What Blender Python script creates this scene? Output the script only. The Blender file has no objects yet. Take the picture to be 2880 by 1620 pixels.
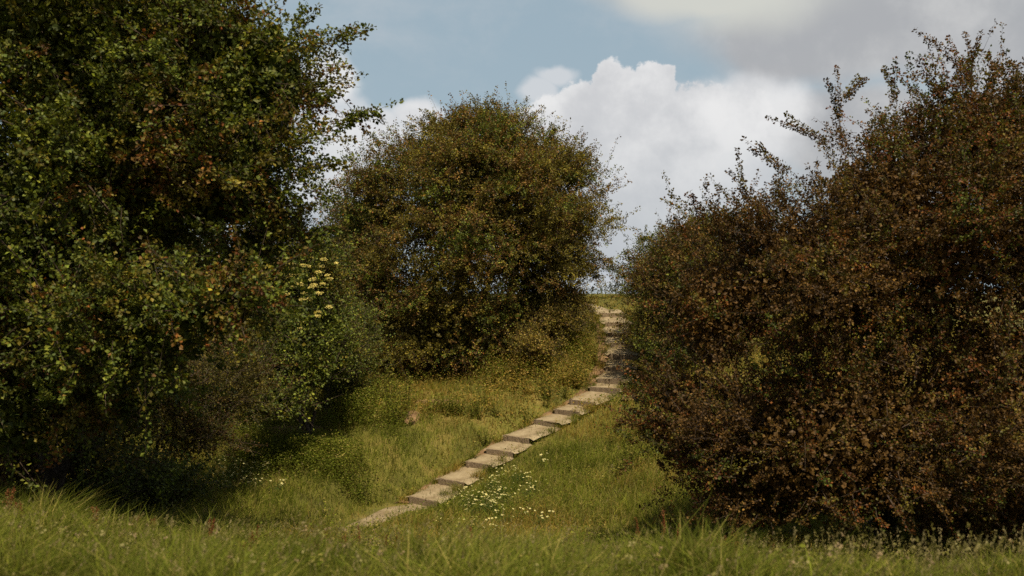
import bpy, math
import numpy as np
from mathutils import Vector

scene = bpy.context.scene
COL = scene.collection
rng = np.random.default_rng(7)
EYE = 1.6
F = 2290.0            # focal length in px of a 2576 px wide picture (32 mm on 36 mm)

def P(px, py, D):
    """world point seen at (px,py) of the 2576x1449 picture at depth D"""
    return np.array([(px - 1288.0) / F * D, D, EYE + (724.0 - py) / F * D])

# ------------------------------------------------------------------ noise
_perm = np.random.default_rng(3).random(65536)
def _h(ix, iy, iz):
    return _perm[((ix * 73856093) ^ (iy * 19349663) ^ (iz * 83492791)) & 65535]
def vnoise(p, scale=1.0, seed=0):
    p = np.asarray(p, float) / scale + seed * 17.31
    i = np.floor(p).astype(np.int64); f = p - i; f = f * f * (3 - 2 * f)
    x, y, z = i[..., 0], i[..., 1], i[..., 2]
    fx, fy, fz = f[..., 0], f[..., 1], f[..., 2]
    r = 0
    for dx in (0, 1):
        for dy in (0, 1):
            for dz in (0, 1):
                w = (fx if dx else 1 - fx) * (fy if dy else 1 - fy) * (fz if dz else 1 - fz)
                r = r + w * _h(x + dx, y + dy, z + dz)
    return r
def fbm(p, scale, seed=0, octs=3):
    r = 0; a = 1; t = 0
    for k in range(octs):
        r = r + a * vnoise(p, scale / 2 ** k, seed + k); t += a; a *= .5
    return r / t
def smooth(a, b, x):
    t = np.clip((x - a) / (b - a), 0, 1); return t * t * (3 - 2 * t)

# ------------------------------------------------------------------ object helpers
def mesh_np(name, verts, quads, mat, colors=None, smooth_shade=False):
    me = bpy.data.meshes.new(name)
    verts = np.ascontiguousarray(verts, dtype=np.float32); quads = np.ascontiguousarray(quads, dtype=np.int32)
    n, q = len(verts), len(quads); k = quads.shape[1]
    me.vertices.add(n); me.vertices.foreach_set('co', verts.ravel())
    me.loops.add(q * k); me.loops.foreach_set('vertex_index', quads.ravel())
    me.polygons.add(q); me.polygons.foreach_set('loop_start', np.arange(0, q * k, k, dtype=np.int32))
    me.polygons.foreach_set('use_smooth', np.full(q, smooth_shade, dtype=bool))
    if colors is not None:
        a = me.color_attributes.new('Col', 'FLOAT_COLOR', 'POINT')
        c = np.ones((n, 4), dtype=np.float32); c[:, :3] = colors
        a.data.foreach_set('color', c.ravel())
    me.materials.append(mat)
    me.update(calc_edges=True)
    return me
def link(name, me, parent=None, loc=None):
    o = bpy.data.objects.new(name, me); COL.objects.link(o)
    if parent is not None: o.parent = parent
    if loc is not None: o.location = loc
    return o
def tag(o, label=None, cat=None, group=None, kind=None):
    if label: o['label'] = label
    if cat: o['category'] = cat
    if group: o['group'] = group
    if kind: o['kind'] = kind
    return o
def empty(name, loc, label, cat, group=None):
    o = bpy.data.objects.new(name, None); COL.objects.link(o)
    o.location = [float(v) for v in loc]; o.empty_display_size = .2
    return tag(o, label, cat, group)
def copy_thing(root, loc, rz=0, s=1, label=None):
    r = root.copy(); COL.objects.link(r); r.location = [float(v) for v in loc]
    r.rotation_euler = (0, 0, rz); r.scale = (s, s, s)
    if label: r['label'] = label
    for ch in root.children:
        c = ch.copy(); COL.objects.link(c); c.parent = r
        for g in ch.children:
            d = g.copy(); COL.objects.link(d); d.parent = c
    return r

# ------------------------------------------------------------------ materials
def new_mat(name):
    m = bpy.data.materials.new(name); m.use_nodes = True
    nt = m.node_tree; nt.nodes.clear(); return m, nt.nodes, nt.links
def leaf_mat(name, rough=.5, trans=.3, spec=.35, tint=(1.25, 1.2, .7)):
    m, N, L = new_mat(name)
    out = N.new('ShaderNodeOutputMaterial'); mix = N.new('ShaderNodeMixShader')
    pr = N.new('ShaderNodeBsdfPrincipled'); tr = N.new('ShaderNodeBsdfTranslucent')
    at = N.new('ShaderNodeAttribute'); at.attribute_name = 'Col'
    mul = N.new('ShaderNodeVectorMath'); mul.operation = 'MULTIPLY'; mul.inputs[1].default_value = tint
    L.new(at.outputs['Color'], pr.inputs['Base Color']); L.new(at.outputs['Color'], mul.inputs[0])
    L.new(mul.outputs[0], tr.inputs['Color'])
    pr.inputs['Roughness'].default_value = rough; pr.inputs['Specular IOR Level'].default_value = spec
    mix.inputs[0].default_value = trans
    L.new(pr.outputs[0], mix.inputs[1]); L.new(tr.outputs[0], mix.inputs[2]); L.new(mix.outputs[0], out.inputs[0])
    return m
def noise_mat(name, stops, scale=6, detail=8, rough=.9, bump=.3, bscale=30, stretch=(1, 1, 1), rgh=.6):
    m, N, L = new_mat(name)
    out = N.new('ShaderNodeOutputMaterial'); pr = N.new('ShaderNodeBsdfPrincipled')
    tc = N.new('ShaderNodeTexCoord'); mp = N.new('ShaderNodeMapping'); mp.inputs['Scale'].default_value = stretch
    nz = N.new('ShaderNodeTexNoise'); nz.inputs['Scale'].default_value = scale; nz.inputs['Detail'].default_value = detail
    nz.inputs['Roughness'].default_value = rgh
    cr = N.new('ShaderNodeValToRGB')
    while len(cr.color_ramp.elements) < len(stops): cr.color_ramp.elements.new(.5)
    for e, (p, c) in zip(cr.color_ramp.elements, stops): e.position = p; e.color = (*c, 1)
    n2 = N.new('ShaderNodeTexNoise'); n2.inputs['Scale'].default_value = bscale; n2.inputs['Detail'].default_value = 6
    bp = N.new('ShaderNodeBump'); bp.inputs['Strength'].default_value = bump; bp.inputs['Distance'].default_value = .02
    L.new(tc.outputs['Object'], mp.inputs[0]); L.new(mp.outputs[0], nz.inputs['Vector']); L.new(mp.outputs[0], n2.inputs['Vector'])
    L.new(nz.outputs['Fac'], cr.inputs[0]); L.new(cr.outputs[0], pr.inputs['Base Color'])
    L.new(n2.outputs['Fac'], bp.inputs['Height']); L.new(bp.outputs[0], pr.inputs['Normal'])
    pr.inputs['Roughness'].default_value = rough; pr.inputs['Specular IOR Level'].default_value = .2
    L.new(pr.outputs[0], out.inputs[0]); return m

M_LEAF = leaf_mat('hawthorn_leaf', .55, .28, .2)
M_GRASS = leaf_mat('grass_blade', .65, .42, .06, (1.15, 1.15, .7))
M_PETAL = leaf_mat('petal', .7, .3, .1, (1, 1, 1))
M_BARK = noise_mat('bark', [(.3, (.022, .017, .012)), (.55, (.06, .047, .034)), (.75, (.11, .09, .068))], 12, stretch=(1, 1, .25), bump=.8)
M_TWIG = noise_mat('twig_bark', [(.35, (.03, .02, .014)), (.7, (.10, .072, .05))], 9, bump=.1)
M_GROUND = noise_mat('soil_and_turf', [(.3, (.05, .048, .010)), (.5, (.10, .095, .016)), (.62, (.14, .11, .026)), (.75, (.20, .14, .055))], .9, 10, bump=1, bscale=14)
M_DIRT = noise_mat('trodden_earth', [(.28, (.11, .078, .04)), (.45, (.20, .155, .088)), (.60, (.26, .21, .125)), (.8, (.34, .285, .185))], 2.6, 12, bump=.9, bscale=22, rgh=.7)
M_BARE = noise_mat('bare_reddish_earth', [(.3, (.10, .06, .03)), (.6, (.21, .13, .065))], 3, bump=1, bscale=18)
M_BOARD = noise_mat('weathered_timber', [(.3, (.09, .066, .04)), (.5, (.18, .135, .085)), (.72, (.29, .225, .15))], 7, 10, stretch=(.6, 6, 6), bump=.7, bscale=16)

# ------------------------------------------------------------------ the flight of steps
# (left end of the board's top edge, right end, depth of left end, depth of right end)
ST = [((1030, 1248), (1100, 1260), 20.6, 20.1), ((1103, 1203), (1170, 1214), 21.6, 21.1),
      ((1168, 1160), (1234, 1170), 22.5, 22.0), ((1223, 1127), (1290, 1138), 23.2, 22.7), ((1270, 1092), (1336, 1104), 24.0, 23.45),
      ((1345, 1053), (1408, 1066), 25.0, 24.4), ((1392, 1026), (1458, 1040), 25.8, 25.1), ((1432, 1002), (1496, 1016), 26.6, 25.9),
      ((1481, 971), (1544, 981), 27.5, 26.9), ((1506, 951), (1568, 958), 28.2, 27.7), ((1524, 921), (1583, 926), 29.2, 28.8),
      ((1532, 889), (1596, 893), 30.3, 29.9), ((1532, 862), (1592, 866), 31.3, 31.0), ((1530, 836), (1588, 838), 32.5, 32.3),
      ((1524, 811), (1582, 812), 33.8, 33.7), ((1508, 788), (1565, 789), 35.4, 35.4)]
SL, SR = [], []
for (a, b, da, db) in ST:
    l = P(a[0], a[1], da); r = P(b[0], b[1], db); z = (l[2] + r[2]) / 2; l[2] = r[2] = z
    r = l + (r - l) * (.9 if len(SL) < 8 else 1.12); SL.append(l); SR.append(r)
SL, SR = np.array(SL), np.array(SR); SC = (SL + SR) / 2
low = [P(995, 1274, 20.0), P(905, 1316, 18.4), P(800, 1352, 16.4)]      # the trodden line leading down to the flight
top = [P(1505, 774, 37.2), P(1470, 762, 39.5), P(1400, 757, 43)]        # and leading on over the crest
RIS = .125

# ------------------------------------------------------------------ terrain: smooth surface through surveyed points
cp = []
def c(px, D, z=None, py=None):
    if z is None: z = (724 - py) / F * D + EYE
    cp.append(((px - 1288) / F * D, D, z))
for px, prof in ((-200, ((4, .12), (6, -.16), (8, -.58), (10, -1.02), (13, -1.5), (16, -1.95))),
                 (500, ((4, .12), (6, -.28), (8, -.82), (10, -1.32), (13, -2.02), (16, -2.5))),
                 (1000, ((4, .12), (6, -.3), (8, -.84), (10, -1.4), (13, -2.15), (16, -2.8))),
                 (1600, ((4, .12), (6, -.37), (8, -.98), (10, -1.55), (13, -2.3), (16, -2.75))),
                 (2300, ((4, .12), (6, -.4), (8, -1.0), (10, -1.55), (12, -2.0), (15, -2.2))),
                 (2900, ((5, -.1), (8, -1.0), (12, -1.9)))):
    for D, z in prof: c(px, D, z)
for px in (-1500, 1288, 4000):
    c(px, 1, .1); cp.append(((px - 1288) / 300., -6, .1))
for px, py, D in ((150, 1255, 18), (400, 1190, 20), (600, 1105, 22.5), (730, 1075, 24), (900, 985, 27), (1035, 1055, 24.3), (1000, 1150, 22),
                  (800, 1190, 20.5), (850, 1270, 18.5), (1120, 1025, 26.2), (1200, 1020, 25.6), (1300, 950, 28), (1380, 880, 30), (1440, 815, 32),
                  (1460, 765, 35), (1150, 960, 29), (1000, 900, 32), (1250, 830, 34), (1100, 800, 38), (1300, 770, 40), (700, 900, 32), (300, 950, 32),
                  (-200, 1050, 25), (1640, 950, 27.5), (1660, 870, 30.5), (1650, 800, 35), (1530, 1045, 25.2), (1450, 1100, 23.8), (1400, 1150, 22.5),
                  (1500, 1230, 19.5), (1250, 1215, 20.3), (1150, 1300, 18), (1350, 1300, 17.5), (1600, 1210, 19), (1620, 1300, 16), (1900, 1050, 24),
                  (1900, 800, 36), (2300, 1000, 25), (2300, 830, 36), (2900, 1100, 20), (2900, 900, 36), (1600, 752, 39), (1500, 752, 40), (1420, 757, 41),
                  (1750, 758, 42), (1000, 770, 45), (500, 820, 45), (2300, 800, 45), (-500, 900, 45), (3300, 900, 45)):
    c(px, D, py=py)
for px in (-500, 400, 1288, 2200, 3200):
    c(px, 60, -.2); c(px, 90, -3.0)
for i in range(len(ST)):
    cp.append((SC[i][0], SC[i][1], SC[i][2] - .12))
cp = np.array(cp)
def _U(r2): return np.where(r2 > 1e-9, .5 * r2 * np.log(np.maximum(r2, 1e-9)), 0)
n = len(cp); XY = cp[:, :2]
K = _U(((XY[:, None] - XY[None]) ** 2).sum(-1)) + np.eye(n) * .6
Q = np.c_[np.ones(n), XY]
A = np.block([[K, Q], [Q.T, np.zeros((3, 3))]])
W = np.linalg.solve(A, np.r_[cp[:, 2], 0, 0, 0])
# path centre line, used to bed the treads into the hillside
PC = np.vstack([np.array(low)[::-1], SC, np.array(top)])
_pz = PC[:, 2].copy(); _pz[3:3 + len(ST)] -= RIS
def path_dist(x, y):
    best = np.full(x.shape, 1e9); bz = np.zeros(x.shape)
    for i in range(len(PC) - 1):
        a, b = PC[i, :2], PC[i + 1, :2]; d = b - a; t = np.clip(((x - a[0]) * d[0] + (y - a[1]) * d[1]) / (d @ d), 0, 1)
        q = np.hypot(x - a[0] - t * d[0], y - a[1] - t * d[1]); z = _pz[i] + t * (_pz[i + 1] - _pz[i])
        m = q < best; best = np.where(m, q, best); bz = np.where(m, z, bz)
    return best, bz
def terrain_raw(x, y):
    out = np.zeros(x.size); xf, yf = x.ravel(), y.ravel()
    for s in range(0, x.size, 20000):
        a = np.c_[xf[s:s + 20000], yf[s:s + 20000]]
        out[s:s + 20000] = _U(((a[:, None] - XY[None]) ** 2).sum(-1)) @ W[:n] + W[n] + a @ W[n + 1:]
    z = out.reshape(x.shape)
    far = smooth(45, 90, np.hypot(x, y - 15)); z = z * (1 - far) + (-4.0) * far
    p3 = np.stack([x, y, x * 0], -1)
    z = z + (fbm(p3, 2.2, 5) - .5) * .22 * smooth(9, 14, y) + (fbm(p3, 1.7, 15) - .5) * .22 * smooth(4, 7, y) * (1 - smooth(11, 14, y)) + (fbm(p3, .8, 8) - .5) * .08
    d, pz = path_dist(x, y)
    w = 1 - smooth(.75, 1.5, d)
    return z * (1 - w) + (pz - .07) * w
def graded(lo, hi, step, far):
    core = np.arange(lo, hi + 1e-6, step); ext = step * 1.5 * 1.35 ** np.arange(1, 40); ext = np.cumsum(ext); ext = ext[ext < far]
    return np.r_[(lo - ext)[::-1], core, hi + ext]
gx = graded(-20, 20, .2, 900); gy = graded(-4, 48, .2, 900)
GX, GY = np.meshgrid(gx, gy); GZ = terrain_raw(GX, GY)
def ground_z(x, y):
    i = np.clip(np.searchsorted(gx, x) - 1, 0, len(gx) - 2); j = np.clip(np.searchsorted(gy, y) - 1, 0, len(gy) - 2)
    fx = (x - gx[i]) / (gx[i + 1] - gx[i]); fy = (y - gy[j]) / (gy[j + 1] - gy[j])
    return (GZ[j, i] * (1 - fx) + GZ[j, i + 1] * fx) * (1 - fy) + (GZ[j + 1, i] * (1 - fx) + GZ[j + 1, i + 1] * fx) * fy
def grid_quads(nx, ny):
    idx = np.arange(nx * ny).reshape(ny, nx)
    return np.stack([idx[:-1, :-1], idx[:-1, 1:], idx[1:, 1:], idx[1:, :-1]], -1).reshape(-1, 4)
tag(link('ground', mesh_np('ground', np.stack([GX, GY, GZ], -1).reshape(-1, 3), grid_quads(len(gx), len(gy)), M_GROUND, smooth_shade=True)), kind='structure')

def on_ground(px, D, dz=0.):
    x = (px - 1288) / F * D; return np.array([x, D, float(ground_z(np.array([x]), np.array([D]))[0]) + dz])

# ------------------------------------------------------------------ path strips and steps
def strip(name, left, right, mat, nx=8, sub=6, jag=.12, lift=.02, thick=None):
    left, right = np.array(left), np.array(right); m = (len(left) - 1) * sub + 1
    t = np.linspace(0, len(left) - 1, m); k = np.minimum(t.astype(int), len(left) - 2); f = (t - k)[:, None]
    Lp = left[k] * (1 - f) + left[k + 1] * f; Rp = right[k] * (1 - f) + right[k + 1] * f
    s = np.linspace(0, 1, nx)[None, :, None]; g = Lp[:, None] * (1 - s) + Rp[:, None] * s
    e = (fbm(g * 1.0, .5, 9) - .5) * jag
    g[:, 0, 0] -= np.abs(e[:, 0]) * 2; g[:, -1, 0] += e[:, -1] * 2
    z = ground_z(g[..., 0], g[..., 1]) + lift
    z[:, 0] -= .05; z[:, -1] -= .05
    g[..., 2] = z
    return link(name, mesh_np(name, g.reshape(-1, 3), grid_quads(nx, m), mat, smooth_shade=True))
lowc = np.array(low)[::-1]
wv = np.array([.25, -.08, 0])
lc = np.vstack([lowc, SC[0] + np.array([0.05, .1, 0])])
tag(strip('path', lc - wv * [[1], [1.1], [1.2], [1.3]], lc + wv * [[1], [1.1], [1.2], [1.3]], M_DIRT, lift=.03), kind='structure')
tp = np.vstack([SC[-1] + np.array([-.1, .55, 0]), np.array(top)])
wt = np.array([.5, .05, 0])
tag(strip('path', tp - wt, tp + wt, M_DIRT, lift=.03), kind='structure')

def box_mesh(name, c0, ax, ay, az, mat, bev=.008, seg=10, rough=.0035):
    """board from corner c0 along axes; slightly worn"""
    import bmesh
    bm = bmesh.new()
    nx = seg
    ring = []
    for i in range(nx + 1):
        t = i / nx
        w = [np.array(c0) + ax * t + ay * a + az * b for a, b in ((0, 0), (1, 0), (1, 1), (0, 1))]
        r = rng.normal(0, rough, (4, 3)); r[:, 2] *= 1.2
        ring.append([bm.verts.new(tuple(v + q)) for v, q in zip(w, r)])
    for i in range(nx):
        for k in range(4):
            bm.faces.new((ring[i][k], ring[i][(k + 1) % 4], ring[i + 1][(k + 1) % 4], ring[i + 1][k]))
    bm.faces.new(ring[0]); bm.faces.new(ring[-1][::-1])
    bmesh.ops.recalc_face_normals(bm, faces=bm.faces)
    es = [e for e in bm.edges if len(e.link_faces) == 2 and e.calc_face_angle(0) > 1.0]
    bmesh.ops.bevel(bm, geom=es, offset=bev, segments=2, affect='EDGES')
    me = bpy.data.meshes.new(name); bm.to_mesh(me); bm.free(); me.materials.append(mat); return me

ORD = ['lowest', 'second', 'third', 'fourth', 'fifth', 'sixth', 'seventh', 'eighth', 'ninth', 'tenth', 'eleventh', 'twelfth', 'thirteenth', 'fourteenth', 'fifteenth', 'topmost']
for i in range(len(ST)):
    o = SC[i]; root = empty('timber_step', o - [0, 0, RIS],
                            ('timber edged earth step, %s of the flight' % ORD[i]) if i in (0, 15) else ('timber edged earth step, %s from the bottom of the flight' % ORD[i]),
                            'step', 'timber edged earth steps climbing the bank')
    base = np.array(root.location)
    ax = SR[i] - SL[i]; u = ax / np.linalg.norm(ax); back = np.array([-u[1], u[0], 0])
    if back[1] < 0: back = -back
    l0 = SL[i] - base - u * rng.uniform(-.02, .06) + back * rng.normal(0, .02); l0[2] += rng.normal(0, .01); tilt = np.array([0, rng.normal(0, .03), rng.normal(0, .022)])
    link('riser_board', box_mesh('riser_board', l0 - [0, 0, RIS + .1], ax + u * rng.uniform(0, .08) + tilt, back * .05, np.array([0, 0, RIS + .1]), M_BOARD), root)
    if i in (2, 4, 7, 14, 15):
        for s in (.12, .85):
            q = l0 + ax * s - back * .05
            link('stake', box_mesh('stake', q - [0, 0, RIS + .1], u * .045, back * .045, np.array([0, 0, RIS + .08 + rng.uniform(0, .05)]), M_BOARD, .005, 2, .003), root)
    # tread
    nl, nr = (SL[i + 1], SR[i + 1]) if i + 1 < len(ST) else (SL[i] + np.array([-.12, 1.2, .17 + .1]), SR[i] + np.array([-.12, 1.2, .17 + .1]))
    a0, b0 = SL[i] + back * .045 - u * .05, SR[i] + back * .045 + u * .1
    a1, b1 = nl + [0, 0.04, -RIS] - u * .08, nr + [0, .04, -RIS] + u * .1
    nx, ny = 12, 12; g = np.zeros((ny, nx, 3))
    for j in range(ny):
        t = j / (ny - 1)
        for k in range(nx):
            s = k / (nx - 1); g[j, k] = (a0 * (1 - t) + a1 * t) * (1 - s) + (b0 * (1 - t) + b1 * t) * s
    g[..., 2] += (fbm(g, .35, 4) - .5) * .05 - .008 - .012 * np.sin(np.linspace(0, math.pi, ny))[:, None]
    g[:, 0, 2] -= .05; g[:, -1, 2] -= .05; g[:, 0, 2] += .02; g[:, 0, 0] -= .02 + .1 * rng.random(ny); g[:, -1, 0] += .05 * rng.random(ny)
    g[0, :, 2] -= .006
    link('tread', mesh_np('tread', (g - base).reshape(-1, 3), grid_quads(nx, ny), M_DIRT, smooth_shade=True), root)

lm = SL - np.array([.2, 0, 0])
tag(strip('bare_earth', lm - [[.16, -.05, 0]], lm + [[.22, 0, 0]], M_BARE, nx=5, sub=6, jag=.25, lift=.035), kind='structure')
# bare scuffed patches of earth on the bank
BARE = [(1036, 24.6, .28, .7), (735, 23.6, .95, .6), (1100, 26.6, .7, .35), (1590, 26.6, .35, .45)]
def patch(px, D, rx, ry):
    cx, cy = (px - 1288) / F * D, D
    nr, na = 7, 28; g = np.zeros((nr, na, 3))
    for i in range(nr):
        for k in range(na):
            a = 2 * math.pi * k / na; r = (i + .02) / (nr - 1) * (.75 + .5 * vnoise(np.array([math.cos(a) * 1.5 + cx, math.sin(a) * 1.5 + cy, 0.])))
            g[i, k] = (cx + rx * r * math.cos(a), cy + ry * r * math.sin(a), 0)
    g[..., 2] = ground_z(g[..., 0], g[..., 1]) + .03; g[-1, :, 2] -= .08
    idx = np.arange(nr * na).reshape(nr, na); nx = np.roll(idx, -1, 1)
    qd = np.stack([idx[:-1], nx[:-1], nx[1:], idx[1:]], -1).reshape(-1, 4)
    tag(link('bare_earth', mesh_np('bare_earth', g.reshape(-1, 3), qd, M_BARE, smooth_shade=True)), kind='structure')
for b in BARE: patch(*b)
def bare_mask(x, y):
    m = np.zeros(x.shape)
    for px, D, rx, ry in BARE:
        cx = (px - 1288) / F * D; m = np.maximum(m, 1 - smooth(.6, 1.05, np.hypot((x - cx) / rx, (y - D) / ry)))
    return m

# ------------------------------------------------------------------ leaves, tubes, crowns
def unit(v): return v / np.maximum(np.linalg.norm(v, axis=-1, keepdims=True), 1e-9)
def rand_dir(k): return unit(rng.normal(size=(k, 3)))
def leaf_quads(pos, nrm, along, size, wid=.36, fold=.12):
    """folded diamond leaves: base, side, tip, side"""
    side = unit(np.cross(along, nrm)); nr = np.cross(side, along); s = size[:, None]
    v = np.stack([pos, pos + along * s * .52 + side * s * wid + nr * s * fold, pos + along * s, pos + along * s * .45 - side * s * wid + nr * s * fold], 1)
    return v.reshape(-1, 3), np.arange(len(pos) * 4).reshape(-1, 4)
def tubes(paths, radii, sides=3):
    """paths (n,m,3), radii (n,m)"""
    n_, m_ = radii.shape; d = unit(np.gradient(paths, axis=1)); ref = np.where(np.abs(d[..., 2:3]) > .9, [[[1., 0, 0]]], [[[0, 0, 1.]]])
    a = unit(np.cross(d, ref)); b = np.cross(d, a)
    ang = np.arange(sides) * 2 * math.pi / sides
    v = paths[:, :, None] + radii[:, :, None, None] * (a[:, :, None] * np.cos(ang)[None, None, :, None] + b[:, :, None] * np.sin(ang)[None, None, :, None])
    idx = np.arange(n_ * m_ * sides).reshape(n_, m_, sides); nx = np.roll(idx, -1, 2)
    qd = np.stack([idx[:, :-1], nx[:, :-1], nx[:, 1:], idx[:, 1:]], -1).reshape(-1, 4)
    return v.reshape(-1, 3), qd
def bez(a, b, sag, m, wob=.06):
    t = np.linspace(0, 1, m)[None, :, None]; p = a[:, None] * (1 - t) + b[:, None] * t
    L = np.linalg.norm(b - a, axis=1)[:, None, None]
    p = p + np.array([0, 0, 1.]) * sag * L * 4 * t * (1 - t)
    p[:, 1:-1] += rng.normal(0, 1, (len(a), m - 2, 3)) * wob * L
    return p

GREEN = np.array([[.060, .078, .010], [.085, .104, .013], [.045, .064, .010], [.120, .130, .016]])
OLIVE = np.array([[.092, .080, .011], [.120, .096, .013], [.07, .064, .011], [.145, .118, .015]])
RUST = np.array([[.170, .056, .014], [.20, .080, .018], [.12, .044, .013], [.15, .070, .016]])
BROWN = np.array([[.110, .062, .016], [.13, .070, .018], [.085, .048, .014], [.155, .088, .020]])
YELLOW = np.array([[.24, .175, .03], [.19, .15, .028], [.15, .14, .022], [.22, .14, .035]])
def pick(pal, k): return pal[rng.integers(0, len(pal), k)]

def tree(name, label, cat, base, lobes, nb, ns, nl, leaf, shoot=.55, pad=(.38, .2), pals=((GREEN, 1.),), redscale=1.2, extra=(), stems=4, trunk_r=.13, group=None,
         bright=1., dense_in=.22, updir=.25, shell=(.78, 1.06), leafwid=.40, seed=0, inner=9000, clump=.9, hole=.44, bot=.10):
    root = empty(name, base, label, cat, group); B = np.array(root.location)
    lob = [(P(px, py, D), np.array([rx * D / F, dy if dy else (rx + ry) / 2 * D / F, ry * D / F])) for px, py, D, rx, ry, dy in lobes]
    area = np.array([(r[0] * r[2] + r[0] * r[1] + r[1] * r[2]) for _, r in lob]); area /= area.sum()
    zlo = max(B[2], min(c_[2] - r_[2] for c_, r_ in lob)); zhi = max(c_[2] + r_[2] for c_, r_ in lob)
    ends, outs, starts = [], [], []
    need = nb
    while need > 0:
        li = rng.choice(len(lob), need * 2, p=area); d = rand_dir(need * 2)
        cc = np.array([lob[i][0] for i in li]); rr = np.array([lob[i][1] for i in li])
        f = rng.uniform(*shell, need * 2)
        f = np.where(rng.random(need * 2) < dense_in, rng.uniform(.35, .8, need * 2), f)
        e = cc + d * rr * f[:, None]
        f2 = (fbm(e, clump * 1.6, seed + 2, 2) - .5) * .5; e = e + d * rr * f2[:, None]
        hol = fbm(e, clump, seed + 31, 2)
        ins = np.full(len(e), 9.)
        for k, (c_, r_) in enumerate(lob):
            q = np.linalg.norm((e - c_) / r_, axis=1); ins = np.where(li == k, ins, np.minimum(ins, q))
        ok = ((ins > .78) | (rng.random(len(e)) < dense_in)) & ((d[:, 2] > -.55) | (rng.random(len(e)) < .35))
        zr = (e[:, 2] - zlo) / (zhi - zlo); ok &= (hol > hole + bot * (1 - smooth(.05, .6, zr))) | (rng.random(len(e)) < .12)
        ok &= e[:, 2] > ground_z(e[:, 0], e[:, 1]) + .12
        ends.append(e[ok][:need]); outs.append(unit(d / rr)[ok][:need]); starts.append((cc - [0, 0, 1] * rr * .25)[ok][:need]); need -= min(need, ok.sum())
    E, O, S = np.vstack(ends), np.vstack(outs), np.vstack(starts)
    # shoots
    k = len(E) * ns; bi = np.repeat(np.arange(len(E)), ns); Eo = E[bi]; Oo = O[bi]
    org = Eo + rng.normal(size=(k, 3)) * [pad[0], pad[0], pad[1]] - Oo * (rng.random((k, 1)) * shoot * .8)
    dr = unit(Oo * .8 + rng.normal(size=(k, 3)) * .55 + [0, 0, updir]); Ls = shoot * rng.uniform(.45, 1.35, k) * np.where(rng.random(k) < .03 + .05 * (Oo[:, 2] > .3), 1.6, 1)
    lf = np.full(k, nl)
    if extra:
        ea = np.array([P(*a) for a, b in extra]); eb = np.array([P(*b) for a, b in extra]); rep = 3
        for r in range(rep):
            j = rng.normal(0, .025, ea.shape)
            org = np.vstack([org, ea + j]); dr = np.vstack([dr, unit(eb - ea)]); Ls = np.r_[Ls, np.linalg.norm(eb - ea, axis=1) * rng.uniform(.8, 1.05, len(ea))]
            bi = np.r_[bi, rng.integers(0, len(E), len(ea))]; lf = np.r_[lf, np.full(len(ea), 0)]
        lf[-rep * len(ea):] = np.clip((Ls[-rep * len(ea):] / (.11 * leaf)).astype(int), 40, 600)
    curl = rng.normal(0, .16, (len(org), 3)) + [0, 0, .05]
    if extra: curl[k:] = rng.normal(0, .2, (len(org) - k, 3)) * [1, .6, .5]
    def along(idx, s): return org[idx] + dr[idx] * (Ls[idx] * s)[:, None] + curl[idx] * (Ls[idx] * s ** 2)[:, None]
    si = np.repeat(np.arange(len(org)), lf); s = rng.random(len(si)) ** .8
    # leaves sit in little rosettes along the shoot
    gap = vnoise(np.c_[si * 3.17, s * Ls[si] * 7, si * .7], 1.) > .24; si = si[gap]; s = s[gap]
    rosn = np.maximum(4, (Ls / .055).astype(int))[si]; s = (np.floor(s * rosn) + .5) / rosn
    ph = vnoise(np.c_[si * 1.7, s * 40, si * .3], 1.)[:, None]
    pos = along(si, s) + rand_dir(len(si)) * (leaf * (.35 + 1.0 * rng.random((len(si), 1)))) * (1.25 - .6 * s[:, None])
    outw = unit(pos - along(si, s)); nrm = unit(rand_dir(len(si)) + [0, -.05, .75]); al = unit(outw * .8 + rand_dir(len(si)) * .5 + dr[si] * .4)
    al = unit(al - nrm * (al * nrm).sum(1, keepdims=True) * .7)
    size = leaf * rng.uniform(.6, 1.25, len(si))
    v, qd = leaf_quads(pos, nrm, al, size, leafwid)
    # sparser, larger, darker-coloured leaves added to make the crown's inside opaque and dark
    ki = inner; li = rng.choice(len(lob), ki, p=area); cc = np.array([lob[i][0] for i in li]); rr = np.array([lob[i][1] for i in li])
    pi_ = cc + rand_dir(ki) * rr * (rng.random((ki, 1)) ** .45 * .72); pi_ = pi_[pi_[:, 2] > ground_z(pi_[:, 0], pi_[:, 1]) + .1]; ki = len(pi_)
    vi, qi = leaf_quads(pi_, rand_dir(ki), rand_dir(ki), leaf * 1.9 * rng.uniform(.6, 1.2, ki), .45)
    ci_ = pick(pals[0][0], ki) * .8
    # leaf colour: drifts bough by bough, then leaf by leaf
    w = np.array([p[1] for p in pals]); w = w / w.sum(); cw = np.cumsum(w)
    sel = fbm(E, redscale, seed + 11, 2); rank = np.argsort(np.argsort(sel)) / len(sel)
    rk = rank[bi][si] + rng.normal(0, .06, len(si)) + (rng.random(len(org)) - .5)[si] * .4; rk = np.abs(rk); rk = 1 - np.abs(1 - rk); rk = np.clip(rk, 0, .9999)
    rk = np.where(rng.random(len(si)) < .05, rng.random(len(si)), rk)
    ci = np.searchsorted(cw, rk).clip(0, len(pals) - 1); col = np.zeros((len(si), 3))
    for j, (pal, _) in enumerate(pals):
        m = ci == j; col[m] = pick(pal, m.sum())
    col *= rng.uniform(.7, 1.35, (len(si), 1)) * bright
    col *= (.5 + .95 * np.random.default_rng(seed).random(len(org)) ** 1.1)[si][:, None]
    yl = rng.random(len(si)) < .03; col[yl] = col[yl] * [1.7, 1.7, 1.3]
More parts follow.
